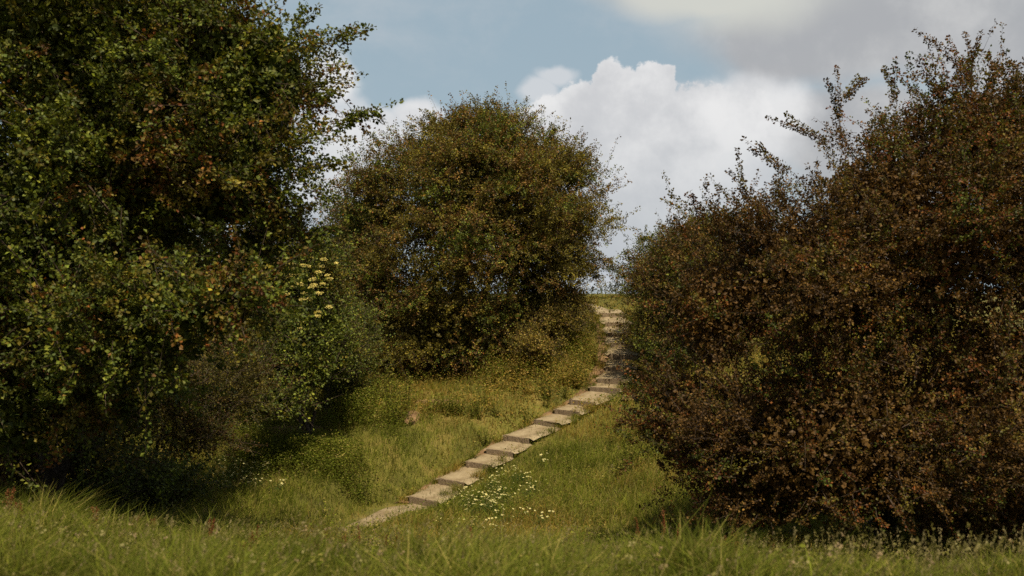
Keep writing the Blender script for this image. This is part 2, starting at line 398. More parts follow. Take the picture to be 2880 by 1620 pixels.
    link('crown', mesh_np('crown', np.vstack([v, vi]) - B, np.vstack([qd, qi + len(v)]), M_LEAF, np.vstack([np.repeat(col, 4, 0), np.repeat(ci_, 4, 0)])), root)
    # twigs
    pk = np.stack([along(np.arange(len(org)), np.full(len(org), t)) for t in (0, .4, .95)], 1)
    tv, tq = tubes(pk, np.array([[.0045, .003, .0015]]) * (.6 + leaf * 9) * np.ones((len(pk), 1)))
    # boughs
    nb2 = min(len(E), 240); sel_ = rng.choice(len(E), nb2, replace=False)
    bp_ = bez(S[sel_], E[sel_], .1, 6); bv, bq = tubes(bp_, np.linspace(1, .25, 6)[None] * rng.uniform(.010, .020, (nb2, 1)), 5)
    link('branches', mesh_np('branches', np.vstack([tv, bv]) - B, np.vstack([tq, bq + len(tv)]), M_TWIG), root)
    # trunk: several stems that rise from the base into the lobes
    tgt = sorted(lob, key=lambda q: -q[1].prod())[:max(stems, 2)]
    sv, sq, off = [], [], 0
    for j in range(stems):
        t_ = tgt[j % len(tgt)][0]; a = B + [rng.normal(0, .07), rng.normal(0, .07), -.15]
        pth = bez(a[None], (t_ + rng.normal(0, .15, 3))[None], .03, 9, .025)
        pth[0, :, :2] = a[:2] + (pth[0, :, :2] - a[:2]) * (np.linspace(0, 1, 9)[:, None] ** .35)
        vv, qq = tubes(pth, trunk_r * np.array([[1.5, 1.05, .95, .85, .75, .62, .5, .4, .25]]) * rng.uniform(.7, 1.1), 9)
        sv.append(vv); sq.append(qq + off); off += len(vv)
    link('trunk', mesh_np('trunk', np.vstack(sv) - B, np.vstack(sq), M_BARK, smooth_shade=True), root)
    return root

# big near hawthorn on the left
tree('hawthorn_tree', 'tall dark hawthorn with green and rusty leaves, overhanging the left foreground', 'tree', on_ground(130, 13.0),
     [(200, 120, 10.8, 450, 320, 2.0), (540, 230, 10.6, 220, 290, 1.3), (680, 210, 10.6, 95, 200, .7), (250, 480, 10.8, 400, 300, 2.0), (570, 430, 10.6, 160, 180, 1.0),
      (520, 770, 9.2, 150, 100, .55), (290, 800, 9.8, 220, 190, 1.0), (-60, 750, 10.5, 260, 330, 1.4), (690, 565, 10.7, 55, 60, .4), (630, 660, 10.9, 60, 90, .5), (400, 880, 9.6, 110, 70, .4), (60, 1010, 10.6, 230, 170, 1.2), (250, 1000, 11.5, 150, 110, .8),
      (100, -250, 11, 450, 200, 1.8)],
     1700, 4, 50, .047, .5, (.19, .06), ((GREEN, .68), (OLIVE, .22), (BROWN, .06), (RUST, .04)), .5,
     extra=[((760, 120, 10.5), (905, 85, 10.5)), ((830, 320, 10.5), (978, 272, 10.5)), ((840, 330, 10.5), (930, 275, 10.4)), ((760, 420, 10.5), (900, 405, 10.5)), ((740, 80, 10.5), (800, 20, 10.5)),
            ((770, 590, 10.6), (860, 575, 10.6)), ((780, 480, 10.6), (850, 505, 10.6)), ((780, 250, 10.5), (862, 225, 10.5)), ((640, 780, 9.1), (700, 830, 9.1)), ((440, 900, 9.2), (470, 985, 9.2))],
     trunk_r=.13, bright=1.08, seed=1, inner=60000, updir=.1, clump=.7, hole=.49, bot=.08)
# big red-brown hawthorn on the right
tree('hawthorn_tree', 'broad reddish-brown hawthorn filling the right side, branches down to the meadow grass', 'tree', on_ground(2210, 13.4),
     [(2340, 630, 12.6, 380, 340, 2.0), (2450, 350, 12.6, 230, 165, 1.2), (2020, 720, 12.6, 260, 240, 1.5), (1800, 790, 12.8, 150, 190, 1.0), (1760, 1060, 12.9, 180, 170, .9),
      (2130, 1090, 12.0, 400, 270, 1.7), (2520, 1040, 11.8, 330, 320, 1.7), (2750, 600, 12.5, 300, 400, 1.6), (1900, 1230, 12.6, 230, 130, .9), (2210, 470, 12.7, 170, 110, .9), (2500, 1290, 12.2, 350, 100, .9)],
     2200, 4, 56, .036, .44, (.17, .06), ((BROWN, .46), (OLIVE, .26), (RUST, .18), (GREEN, .10)), .5,
     extra=[((2120, 340, 12.5), (2112, 195, 12.5)), ((2120, 250, 12.5), (2190, 172, 12.5)), ((2250, 260, 12.5), (2225, 150, 12.5)), ((2370, 250, 12.4), (2305, 150, 12.4)), ((2450, 210, 12.4), (2366, 92, 12.4)),
            ((2420, 230, 12.4), (2478, 82, 12.4)), ((2480, 240, 12.4), (2530, 130, 12.4)), ((2540, 260, 12.4), (2566, 120, 12.3)), ((1900, 560, 12.5), (1838, 385, 12.5)), ((1800, 600, 12.5), (1702, 485, 12.5)),
            ((1830, 620, 12.5), (1760, 462, 12.5)), ((1760, 650, 12.6), (1668, 548, 12.6)), ((1980, 430, 12.5), (1882, 362, 12.5)), ((2080, 360, 12.5), (1965, 305, 12.5)), ((2540, 200, 12.0), (2600, 200, 12.0)),
            ((1700, 950, 12.7), (1590, 905, 12.7)), ((1680, 1080, 12.8), (1545, 1060, 12.8)), ((1950, 1180, 11.6), (1870, 1225, 11.4)), ((2380, 1130, 11.2), (2520, 1070, 11.0))],
     trunk_r=.15, bright=.76, seed=2, inner=85000, updir=.15, clump=1.0, hole=.53, bot=.11)
# middle tree
tree('hawthorn_tree', 'rounded olive-brown hawthorn standing alone in the middle, left of the steps', 'tree', on_ground(1130, 31.5),
     [(1190, 540, 31.0, 300, 250, 3.2), (1350, 590, 31.32, 180, 205, 2.2), (1090, 760, 30.25, 200, 165, 2.2), (1120, 850, 29.6, 170, 90, 1.5), (1240, 410, 31.21, 200, 125, 2.2), (960, 560, 31.32, 90, 140, 1.4),
      (1340, 720, 31.2, 105, 80, 1.2), (1300, 790, 30.6, 80, 55, .9), (1000, 880, 30.14, 120, 70, 1.2)],
     1350, 9, 34, .060, .55, (.40, .08), ((OLIVE, .46), (BROWN, .25), (GREEN, .28), (RUST, .01)), 1.0,
     extra=[((1260, 320, 31.0), (1268, 245, 31.0)), ((1240, 300, 31.0), (1225, 262, 31.0)), ((1100, 320, 31.0), (1060, 275, 31.0)), ((1180, 300, 31.0), (1160, 258, 31.0)), ((1320, 330, 31.0), (1335, 280, 31.0)), ((1370, 360, 31.0), (1405, 315, 31.0)),
            ((960, 370, 31.0), (925, 320, 31.0)), ((920, 440, 31.0), (880, 430, 31.0)), ((1440, 420, 31.0), (1480, 385, 31.0)), ((1500, 500, 31.0), (1530, 460, 31.0)), ((1520, 560, 31.0), (1552, 545, 31.0)), ((1480, 690, 31.0), (1515, 700, 31.0))],
     trunk_r=.2, shell=(.84, 1.04), seed=3, inner=46000, clump=.9, hole=.47, bot=.06, bright=1.25, updir=.08)
# green hawthorn right of the steps, behind the big red one
tree('hawthorn_tree', 'dark green hawthorn beside the upper steps, its low boughs reaching over them', 'tree', on_ground(1735, 28.5),
     [(1700, 720, 28.2, 120, 150, 1.7), (1690, 850, 28.0, 100, 90, 1.4), (1625, 715, 31, 50, 60, 1.0), (1668, 650, 31.4, 55, 55, 1.2), (1665, 900, 27.2, 45, 50, .6), (1800, 700, 29, 150, 160, 1.8), (1660, 800, 29.5, 70, 50, .8)],
     560, 8, 28, .055, .55, (.3, .1), ((GREEN, .45), (OLIVE, .35), (BROWN, .2)), 1.4,
     extra=[((1620, 660, 28), (1560, 635, 28)), ((1600, 700, 28), (1560, 690, 28)), ((1640, 600, 28), (1600, 600, 28)), ((1650, 880, 27.4), (1582, 850, 27.4)), ((1650, 920, 27), (1580, 910, 27)), ((1640, 980, 26), (1580, 1000, 26))],
     trunk_r=.12, seed=4, hole=.40)
# elder in flower
elder = tree('elder_shrub', 'green elder bush covered in flat cream flower heads, left of the round hawthorn', 'shrub', on_ground(770, 22.5),
     [(770, 730, 22.4, 85, 110, .8), (690, 760, 22.6, 80, 100, .8), (800, 850, 21.9, 70, 80, .8), (720, 880, 21.7, 90, 90, .8), (800, 650, 22.8, 45, 50, .5), (755, 930, 21.2, 80, 50, .6), (680, 975, 20.8, 80, 55, .5), (670, 1015, 20.4, 90, 40, .5)],
     400, 11, 13, .07, .4, (.22, .12), ((GREEN, .7), (OLIVE, .3)), 1.0, trunk_r=.06, stems=4, bright=1.15, seed=5, hole=.36, bot=0)
def flower_head(parent, loc, r):
    k = 90; a = rng.random(k) * 2 * math.pi; q = np.sqrt(rng.random(k)) * r
    tilt = unit(np.array([.1, -.45, .9])); ux = unit(np.cross(tilt, [0, 1, 0])); uy = np.cross(tilt, ux)
    pos = ux * (q * np.cos(a))[:, None] + uy * (q * np.sin(a))[:, None] + tilt * (rng.normal(0, .006, (k, 1)) - (q[:, None] / r) ** 2 * .02)
    v, qd = leaf_quads(pos, unit(tilt + rng.normal(0, .25, (k, 3))), unit(rng.normal(size=(k, 3)) * [1, 1, .1]), np.full(k, .026), .45, 0)
    col = np.array([.66, .56, .17]) * rng.uniform(.75, 1.1, (k, 1))
    link('flower_head', mesh_np('flower_head', v + loc - np.array(parent.location), qd, M_PETAL, np.repeat(col, 4, 0)), parent)
for px, py in ((845, 660), (765, 665), (752, 690), (772, 667), (800, 682), (822, 690), (735, 690), (745, 705), (765, 735), (783, 722), (803, 735), (790, 715), (812, 712), (741, 720), (756, 712), (758, 750), (796, 792),
               (800, 782), (762, 806), (750, 825), (830, 770), (735, 662), (818, 650), (812, 668), (775, 750), (722, 738), (828, 700), (788, 700)):
    d_ = 20.95 + rng.uniform(-.15, .15); flower_head(elder, P(px + rng.normal(0, 2), py, d_), rng.uniform(.045, .09))
# dark thicket under the left tree and others behind
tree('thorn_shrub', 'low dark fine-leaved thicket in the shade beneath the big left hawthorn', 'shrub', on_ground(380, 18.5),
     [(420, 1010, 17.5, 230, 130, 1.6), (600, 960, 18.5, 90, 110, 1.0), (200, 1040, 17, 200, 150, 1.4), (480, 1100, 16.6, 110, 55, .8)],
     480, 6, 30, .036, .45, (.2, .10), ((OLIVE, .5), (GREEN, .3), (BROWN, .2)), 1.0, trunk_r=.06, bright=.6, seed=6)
tree('thorn_shrub', 'added dark shrub standing in for deep shade at the far left edge, behind the drooping hawthorn boughs', 'shrub', on_ground(-60, 15.5),  # added dark foliage filling a corner that is only deep shade
     [(-40, 1050, 14.5, 250, 170, 1.5), (110, 1150, 13.5, 170, 80, .9)],
     420, 6, 28, .045, .45, (.24, .12), ((GREEN, .5), (BROWN, .5)), 1.0, trunk_r=.07, bright=.7, seed=7)
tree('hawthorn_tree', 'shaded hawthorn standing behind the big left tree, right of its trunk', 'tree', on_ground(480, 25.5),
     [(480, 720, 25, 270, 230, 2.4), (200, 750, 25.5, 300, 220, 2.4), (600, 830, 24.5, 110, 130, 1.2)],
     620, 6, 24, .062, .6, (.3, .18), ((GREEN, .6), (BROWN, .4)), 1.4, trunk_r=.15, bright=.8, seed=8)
tree('hawthorn_tree', 'small dark hawthorn showing between the elder and the round hawthorn', 'tree', on_ground(880, 34.0),
     [(880, 650, 33.5, 65, 130, 1.6), (900, 760, 33, 80, 120, 1.6)],
     240, 13, 12, .07, .6, (.36, .18), ((GREEN, .55), (BROWN, .45)), 1.4, trunk_r=.13, bright=.85, seed=9)
tree('leafy_shrub', 'green leafy bush on the slope below the elder flowers', 'shrub', on_ground(820, 25.0),
     [(840, 900, 24.5, 60, 80, .9), (850, 960, 25.5, 50, 50, .6), (890, 850, 26, 40, 80, .7)],
     220, 11, 13, .055, .4, (.25, .16), ((GREEN, .8), (OLIVE, .2)), 1.0, trunk_r=.04, bright=1.1, seed=10)
tree('bramble_bush', 'low bramble mound with arching stems at the edge of the left meadow', 'shrub', on_ground(350, 14.6),
     [(330, 1205, 14.2, 110, 45, .7), (240, 1235, 13.2, 90, 35, .5), (430, 1230, 14.0, 80, 35, .5)],
     120, 9, 13, .05, .32, (.18, .1), ((GREEN, .75), (OLIVE, .25)), .8, trunk_r=.02, bright=1.1, seed=11,
     extra=[((400, 1260, 13), (500, 1160, 13)), ((330, 1220, 14), (320, 1150, 14))])
tree('leafy_shrub', 'leafy undergrowth bush at the foot of the round hawthorn, right side', 'shrub', on_ground(1400, 30.0),
     [(1400, 810, 29.6, 60, 45, .8), (1350, 870, 28.6, 60, 40, .8), (1430, 770, 31, 35, 30, .6)],
     170, 8, 18, .05, .4, (.25, .12), ((YELLOW, .55), (OLIVE, .45)), 1.0, trunk_r=.03, seed=12)

# ------------------------------------------------------------------ grasses
G_FORE = np.array([[.115, .130, .016], [.15, .155, .022], [.085, .10, .013], [.20, .175, .05], [.10, .118, .017]])
G_MID = np.array([[.145, .165, .020], [.18, .19, .024], [.108, .130, .018], [.26, .22, .06]])
G_GOLD = np.array([[.27, .19, .035], [.22, .165, .03], [.15, .145, .022], [.30, .21, .06], [.19, .125, .03]])
G_DARK = np.array([[.085, .105, .012], [.10, .12, .014], [.072, .085, .011]])
def blades(x, y, h, w, col, lean=.35, z=None, wind=(.1, 0)):
    k = len(x); b = np.stack([x, y, ground_z(x, y) - .02 if z is None else z], -1)
    a = rng.random(k) * 2 * math.pi; ln = lean * rng.random(k) ** .7 * h * 1.3
    d = np.stack([np.cos(a) * ln + wind[0] * h, np.sin(a) * ln + wind[1] * h, h * 0], -1)
    f = rng.random(k) * math.pi; s = np.stack([np.cos(f), np.sin(f), f * 0], -1) * (w / 2)[:, None]
    up = np.array([0, 0, 1.])
    mid = b + d * .3 + up * (h * .58)[:, None]; tip = b + d + up * (h * (1 - .25 * ln / np.maximum(h, 1e-3)))[:, None]
    v = np.stack([b - s, b + s, mid + s * .85, mid - s * .85, tip + s * .12, tip - s * .12], 1).reshape(-1, 3)
    i = (np.arange(k) * 6)[:, None]
    qd = np.concatenate([i + [[0, 1, 2, 3]], i + [[3, 2, 4, 5]]], 0)
    return v, qd, np.repeat(col, 6, 0)
def scatter(k, D0, D1, px0=-500, px1=3076, power=1.0):
    t = rng.random(k) ** power; D = D0 + (D1 - D0) * t; px = rng.uniform(px0, px1, k); x = (px - 1288) / F * D
    return x, D, px
def keep(x, y, wpath=.48, thr=0):
    d, _ = path_dist(x, y); cx = np.interp(y, PC[:, 1], PC[:, 0]); m = (d > wpath - .33 * (x > cx) * (y < 27.5) + rng.normal(0, .12, len(x))) & (bare_mask(x, y) < rng.random(len(x)) * 1.2 - .02)
    return m
def colnoise(x, y, pals, scale, seed):
    nz = fbm(np.stack([x, y, x * 0], -1), scale, seed, 3) + rng.normal(0, .09, len(x)); nz = np.clip((nz - .25) / .5, 0, .999)
    ci = (nz * len(pals)).astype(int); col = np.zeros((len(x), 3))
    for j, p in enumerate(pals):
        m = ci == j; col[m] = pick(p, m.sum())
    vig = .72 + .62 * fbm(np.stack([x, y, x * 0], -1), scale * .45, seed + 60, 2)
    return col * rng.uniform(.7, 1.35, (len(x), 1)) * vig[:, None]
def build(name, parts, mat, label):
    v, q, c_, off = [], [], [], 0
    for a, b, e in parts: v.append(a); q.append(b + off); c_.append(e); off += len(a)
    return tag(link(name, mesh_np(name, np.vstack(v), np.vstack(q), mat, np.vstack(c_))), label, 'grass', kind='stuff')
def hnoise(x, y, scale, seed): return fbm(np.stack([x, y, x * 0], -1), scale, seed, 2)

# foreground meadow
x, y, px = scatter(290000, 3.2, 12)
m = keep(x, y); x, y, px = x[m], y[m], px[m]
h = (.05 + .26 * hnoise(x, y, .9, 21) + .20 * smooth(.45, .75, hnoise(x, y, .45, 28))) * rng.uniform(.35, 1.3, len(x)) * np.where(rng.random(len(x)) < .02, 1.35, 1) * (1 - .5 * np.exp(-((px - 950) / 350) ** 2) * smooth(6, 7.5, y)) * (1 - .3 * smooth(1500, 2100, px)) * (1 + .35 * (1 - smooth(300, 900, px)) * smooth(6.5, 8, y))
prt = [blades(x, y, h, rng.uniform(.004, .008, len(x)), colnoise(x, y, (G_DARK, G_FORE, G_MID, G_FORE, G_DARK), .7, 31), .8)]
build('meadow_grass', prt, M_GRASS, 'tall sunlit green meadow grass across the foreground')
# middle slope
x, y, px = scatter(210000, 11.5, 24.5, power=.9)
m = keep(x, y); x, y, px = x[m], y[m], px[m]
h = (.16 + .34 * hnoise(x, y, 1.3, 22)) * rng.uniform(.5, 1.25, len(x))
d_, _ = path_dist(x, y); h *= .45 + .55 * smooth(.4, 1.4, d_)
prt = [blades(x, y, h, rng.uniform(.007, .012, len(x)), colnoise(x, y, (G_DARK, G_MID, G_MID, G_FORE, G_GOLD), 1.5, 32), .85)]
build('rough_grass', prt, M_GRASS, 'rough green grass on the slope either side of the lower steps')
# upper bank
x, y, px = scatter(150000, 24.5, 44)
m = keep(x, y); x, y, px = x[m], y[m], px[m]
h = (.14 + .34 * hnoise(x, y, 1.2, 23)) * rng.uniform(.5, 1.3, len(x)) * (1 - .35 * smooth(36, 38, y))
d_, _ = path_dist(x, y); h *= .4 + .6 * smooth(.4, 1.3, d_)
prt = [blades(x, y, h, rng.uniform(.012, .020, len(x)), colnoise(x, y, (G_MID, G_GOLD, G_GOLD, G_GOLD, G_MID), 1.6, 33), .8)]
build('bank_grass', prt, M_GRASS, 'dry golden grass on the bank beside the upper steps')

# low leafy ground cover mixed into the slope
def herb_layer(k, D0, D1, px0, px1, pals, leaf, hh, seed):
    x, y, px = scatter(k, D0, D1, px0, px1); ex = np.minimum((px - px0) / (px1 - px0), 1 - (px - px0) / (px1 - px0)); ey = np.minimum((y - D0) / (D1 - D0), 1 - (y - D0) / (D1 - D0)); m = (np.minimum(ex * (1 if px1 - px0 < 2000 else 99), ey * (1 if seed > 60 else 99)) * 4.5 > rng.random(len(x))) & keep(x, y, .55) & (fbm(np.stack([x, y, x * 0], -1), 1.1, seed) > .47)
    x, y = x[m], y[m]; rep = 7; xi = np.repeat(x, rep) + rng.normal(0, .05, len(x) * rep); yi = np.repeat(y, rep) + rng.normal(0, .05, len(x) * rep)
    H = np.repeat(hh * (.4 + 1.1 * hnoise(x, y, .9, seed + 1)), rep) * rng.uniform(.15, 1, len(xi))
    pos = np.stack([xi, yi, ground_z(xi, yi) + H], -1); k2 = len(xi)
    v, q = leaf_quads(pos, unit(rand_dir(k2) * .8 + [0, 0, .8]), unit(rng.normal(size=(k2, 3)) * [1, 1, .3]), leaf * rng.uniform(.6, 1.3, k2))
    return v, q, np.repeat(colnoise(xi, yi, pals, 1.2, seed + 2), 4, 0)
o = build('ground_cover', [herb_layer(5000, 4, 11, -300, 2900, (G_DARK, G_MID, G_FORE), .035, .24, 45), herb_layer(9000, 11, 24.5, -300, 2900, (G_DARK, G_MID, G_FORE), .045, .34, 41),
                       herb_layer(11000, 24, 38, 200, 2200, (G_MID, G_GOLD, G_GOLD), .06, .42, 51),
                       herb_layer(7000, 26.5, 36, 1180, 1525, (G_GOLD, G_MID, G_DARK, G_GOLD, G_MID), .052, .85, 71),
                       herb_layer(6000, 22.8, 27.5, 640, 1020, (G_DARK, G_DARK, G_MID), .05, .8, 81), herb_layer(7000, 20.0, 22.8, 520, 960, (G_DARK, G_MID, G_DARK), .045, .5, 85),
                       herb_layer(2500, 26.5, 34, 1200, 1500, (G_GOLD, G_GOLD), .065, .6, 95)], M_GRASS, 'leafy weeds growing through the grass of the slope')
o['category'] = 'weeds'

# seed heads standing above the meadow
def seedheads(k, D0, D1, h0, h1, size):
    x, y, px = scatter(k, D0, D1); m = keep(x, y); x, y = x[m], y[m]; k = len(x)
    H = rng.uniform(h0, h1, k); z = ground_z(x, y); col = pick(np.array([[.24, .20, .08], [.19, .17, .06], [.30, .25, .12], [.17, .15, .04]]), k)
    sv, sq, sc = blades(x, y, H, np.full(k, .003), col * .6, .25)
    tips = sv.reshape(-1, 6, 3)[:, 4:].mean(1); mids = sv.reshape(-1, 6, 3)[:, 2:4].mean(1); dr = unit(tips - mids)
    rep = 9; t = rng.random((k, rep, 1)); pos = (tips[:, None] - dr[:, None] * t * size).reshape(-1, 3) + rng.normal(0, .004, (k * rep, 3))
    drr = np.repeat(dr, rep, 0)
    v, q = leaf_quads(pos, rand_dir(k * rep), unit(drr + rng.normal(0, .35, (k * rep, 3))), np.full(k * rep, size * .28), .25)
    return [(sv, sq, sc), (v, q, np.repeat(np.repeat(col, rep, 0), 4, 0))]
o = build('seed_heads', seedheads(5200, 3.6, 12, .14, .44, .05) + seedheads(2200, 11, 24, .35, .6, .08), M_GRASS, 'pale seed heads standing above the meadow grass')
# small pale clover-like blossoms sprinkled in the near meadow
x, y, px = scatter(1500, 3.6, 12.5); H = rng.uniform(.10, .34, len(x)); z = ground_z(x, y) + H
col = pick(np.array([[.30, .27, .11], [.24, .22, .07], [.32, .24, .13], [.20, .19, .05]]), len(x))
pos = np.repeat(np.stack([x, y, z], -1), 5, 0) + rng.normal(0, .006, (len(x) * 5, 3))
v, q = leaf_quads(pos, rand_dir(len(pos)), rand_dir(len(pos)), np.full(len(pos), .017), .5)
o = build('meadow_blossoms', [(v, q, np.repeat(col, 20, 0)), blades(x, y, H, np.full(len(x), .003), np.tile([.08, .1, .02], (len(x), 1)), 0.)], M_GRASS, 'tiny pale blossoms sprinkled through the foreground meadow')
o['category'] = 'wildflowers'
# tufts that lap over the ends of the boards
i_ = rng.integers(0, len(ST) - 1, 170); t_ = rng.random(170); side = rng.random(170) < .68
cR = SR[i_] * (1 - t_)[:, None] + SR[i_ + 1] * t_[:, None]; cL = SL[i_] * (1 - t_)[:, None] + SL[i_ + 1] * t_[:, None]
cc_ = np.where(side[:, None], cR + [.02, 0, 0], cL - [.16, 0, 0]) + rng.normal(0, .05, (170, 3))
x = np.repeat(cc_[:, 0], 55) + rng.normal(0, .06, 170 * 55); y = np.repeat(cc_[:, 1], 55) + rng.normal(0, .06, 170 * 55)
build('path_side_grass', [blades(x, y, np.repeat(rng.uniform(.14, .36, 170), 55) * rng.uniform(.5, 1.2, len(x)), rng.uniform(.007, .012, len(x)), colnoise(x, y, (G_DARK, G_MID, G_GOLD), .5, 77), .8)], M_GRASS, 'grass tufts lapping over the ends of the steps')
# ------------------------------------------------------------------ single plants
def plant_blades(k, h, r, col, wid=.006, lean=.3):
    x = rng.normal(0, r, k); y = rng.normal(0, r, k); H = h * rng.uniform(.55, 1.1, k)
    return blades(x, y, H, np.full(k, wid), col * rng.uniform(.8, 1.2, (k, 1)), lean, z=np.full(k, -.04), wind=(0, 0))
def make_daisy(s):
    """bushy white-flowered weed"""
    root = empty('flowering_weed', (0, 0, 0), 'x', 'wildflower')
    v, q, c_ = plant_blades(26, .42, .07, np.array([.07, .10, .022]), .004, .5)
    tips = v.reshape(-1, 6, 3)[:, 4:].mean(1)
    k = 90; j = rng.integers(0, 26, k); pos = v.reshape(-1, 6, 3)[j, 2] * (1 - .5 * rng.random((k, 1))) + rng.normal(0, .03, (k, 3))
    v2, q2 = leaf_quads(pos, rand_dir(k), rand_dir(k), np.full(k, .04), .25)
    link('stems', mesh_np('stems', np.vstack([v, v2]), np.vstack([q, q2 + len(v)]), M_GRASS, np.vstack([c_, np.tile([.08, .115, .025], (k * 4, 1))])), root)
    sel = tips[rng.choice(26, 8, replace=False)]
    pv, pq, pc, off = [], [], [], 0
    for t in sel:
        nrm = unit(np.array([rng.normal(0, .25), -.35, 1.])); ux = unit(np.cross(nrm, [0, 1, 0.1])); uy = np.cross(nrm, ux)
        a = np.arange(9) / 9 * 2 * math.pi; al = ux * np.cos(a)[:, None] + uy * np.sin(a)[:, None]
        vv, qq = leaf_quads(t + al * .005, np.tile(nrm, (9, 1)), al, np.full(9, .019), .34, 0)
        pv.append(vv); pq.append(qq + off); pc.append(np.tile([.68, .64, .30], (36, 1))); off += 36
        vv, qq = leaf_quads(t + nrm * .004 - al[:4] * .008, np.tile(nrm, (4, 1)), al[:4], np.full(4, .016), .5, 0)
        pv.append(vv); pq.append(qq + off); pc.append(np.tile([.65, .5, .06], (16, 1))); off += 16
    link('blossoms', mesh_np('blossoms', np.vstack(pv), np.vstack(pq), M_PETAL, np.vstack(pc)), root)
    return root
protos = [make_daisy(i) for i in range(3)]
used = [False] * 3
def place(protos, used, j, loc, rz, s, label, group):
    if not used[j]:
        used[j] = True; r = protos[j]; r.location = [float(v) for v in loc]; r.rotation_euler = (0, 0, rz); r.scale = (s, s, s)
    else: r = copy_thing(protos[j], loc, rz, s)
    r['label'] = label; r['group'] = group; return r
for k in range(64):
    while True:
        px, D = rng.normal(1235, 75), rng.normal(18.8, 1.9)
        q = on_ground(px, D)
        if path_dist(np.array([q[0]]), np.array([q[1]]))[0][0] > .6 and 1110 < px < 1400 and D < 22.6: break
    place(protos, used, k % 3, q, rng.random() * 6, rng.uniform(.6, 1.2), 'white flowered weed in the patch right of the lower steps', 'white flowers right of the lower steps')
for k in range(24):
    place(protos, used, k % 3, on_ground(rng.normal(600, 45), rng.uniform(18.8, 20.6)), rng.random() * 6, rng.uniform(.8, 1.1),
          'small cream flowered weed on the left slope below the dark thicket', 'cream flowers on the left slope')
# docks with rusty seed spikes
def make_dock(tall, ns):
    root = empty('dock_plant', (0, 0, 0), 'x', 'wild plant')
    k = 12; a = rng.random(k) * 6.28; al = unit(np.stack([np.cos(a), np.sin(a), rng.uniform(.4, 1.2, k)], -1))
    v, q = leaf_quads(np.zeros((k, 3)), unit(rand_dir(k) * .4 + [0, 0, 1]), al, rng.uniform(.12, .2, k), .14)
    link('leaves', mesh_np('leaves', v, q, M_GRASS, np.tile([.06, .085, .02], (k * 4, 1))), root)
    for s in range(ns):
        tip = np.array([rng.normal(0, .07), rng.normal(0, .05), tall * rng.uniform(.8, 1.05)])
        pth = bez(np.zeros((1, 3)), tip[None], 0, 6, .015); tv, tq = tubes(pth, np.full((1, 6), .0035), 4)
        link('stem', mesh_np('stem', tv, tq, M_GRASS, np.tile([.14, .06, .025], (len(tv), 1))), root)
        k = 130; t = .62 + .38 * rng.random(k); pos = np.array([np.interp(t, np.linspace(0, 1, 6), pth[0, :, i]) for i in range(3)]).T
        pos += rng.normal(0, .008, (k, 3)) * (1.5 - t)[:, None] * 2
        v, q = leaf_quads(pos, rand_dir(k), unit(rand_dir(k) + [0, 0, .8]), np.full(k, .018), .4)
        cv, cq = tubes(pth[:, 3:] , np.array([[.006, .008, .004]]), 5); v = np.vstack([v, cv]); q = np.vstack([q, cq + 4 * k])
        link('seed_spike', mesh_np('seed_spike', v, q, M_GRASS, np.vstack([np.repeat(np.array([.20, .085, .035]) * rng.uniform(.6, 1.3, (k, 1)), 4, 0), np.tile([.2, .07, .03], (len(cv), 1))])), root)
    return root
dp = [make_dock(.62, 1), make_dock(.55, 2), make_dock(.42, 3)]; du = [False] * 3
def g_at(px, py_top, D, tall):
    return on_ground(px, D)
for (px, D, j, s, lb) in ((1664, 11.2, 0, 1.15, 'tallest rusty dock spike before the dark foot of the right hawthorn'),
                          (1690, 10.8, 0, .95, 'rusty dock spike just right of the tallest one'),
                          (1618, 11.2, 0, 1.0, 'rusty dock spike at the green edge left of the right hawthorn')):
    place(dp, du, j, on_ground(px, D), rng.random() * 6, s, lb, 'rusty dock spikes by the right hawthorn')
for (px, D) in ((1780, 9.3), (1815, 9.2), (1850, 9.4), (1795, 9.0), (1740, 9.4)):
    place(dp, du, 2, on_ground(px, D), rng.random() * 6, rng.uniform(.85, 1.15), 'leaning rusty dock stems clustered in front of the right hawthorn', 'leaning docks in front of the right hawthorn')
for (px, D) in ((330, 9.2), (395, 9.5), (10, 8.5), (60, 8.2), (250, 7.6), (520, 8.8)):
    place(dp, du, 1, on_ground(px, D), rng.random() * 6, rng.uniform(.7, .95), 'rusty dock in the tall grass below the left trees', 'docks in the left meadow')
for k in range(16):
    place(dp, du, k % 3, on_ground(rng.uniform(600, 1600), rng.uniform(6.5, 9.5)), rng.random() * 6, rng.uniform(.45, .65), 'short rusty dock in the middle of the foreground meadow', 'short docks in the foreground meadow')
# leafy weeds and nettles
def make_weed(h, ns, leaf, pal):
    root = empty('leafy_weed', (0, 0, 0), 'x', 'wild plant')
    base = rng.normal(0, .06, (ns, 3)) * [1, 1, 0] - [0, 0, .03]; tip = base * 2.5 + np.c_[rng.normal(0, .06, (ns, 2)), h * rng.uniform(.6, 1.1, ns)]
    pth = bez(base, tip, 0, 5, .02); tv, tq = tubes(pth, np.full((ns, 5), .004), 3)
    link('stems', mesh_np('stems', tv, tq, M_GRASS, np.tile([.06, .07, .02], (len(tv), 1))), root)
    k = ns * 26; j = rng.integers(0, ns, k); t = rng.random(k) ** .7; u_ = t * 4; i0 = np.minimum(u_.astype(int), 3); f = (u_ - i0)[:, None]
    pos = pth[j, i0] * (1 - f) + pth[j, i0 + 1] * f; a = rng.random(k) * 6.28; al = unit(np.stack([np.cos(a), np.sin(a), rng.uniform(-.3, .5, k)], -1))
    v, q = leaf_quads(pos, unit(rand_dir(k) * .4 + [0, 0, 1]), al, leaf * rng.uniform(.6, 1.2, k) * (1.2 - .6 * t), .32)
    link('leaves', mesh_np('leaves', v, q, M_GRASS, np.repeat(pick(pal, k) * rng.uniform(.8, 1.2, (k, 1)), 4, 0)), root)
    return root
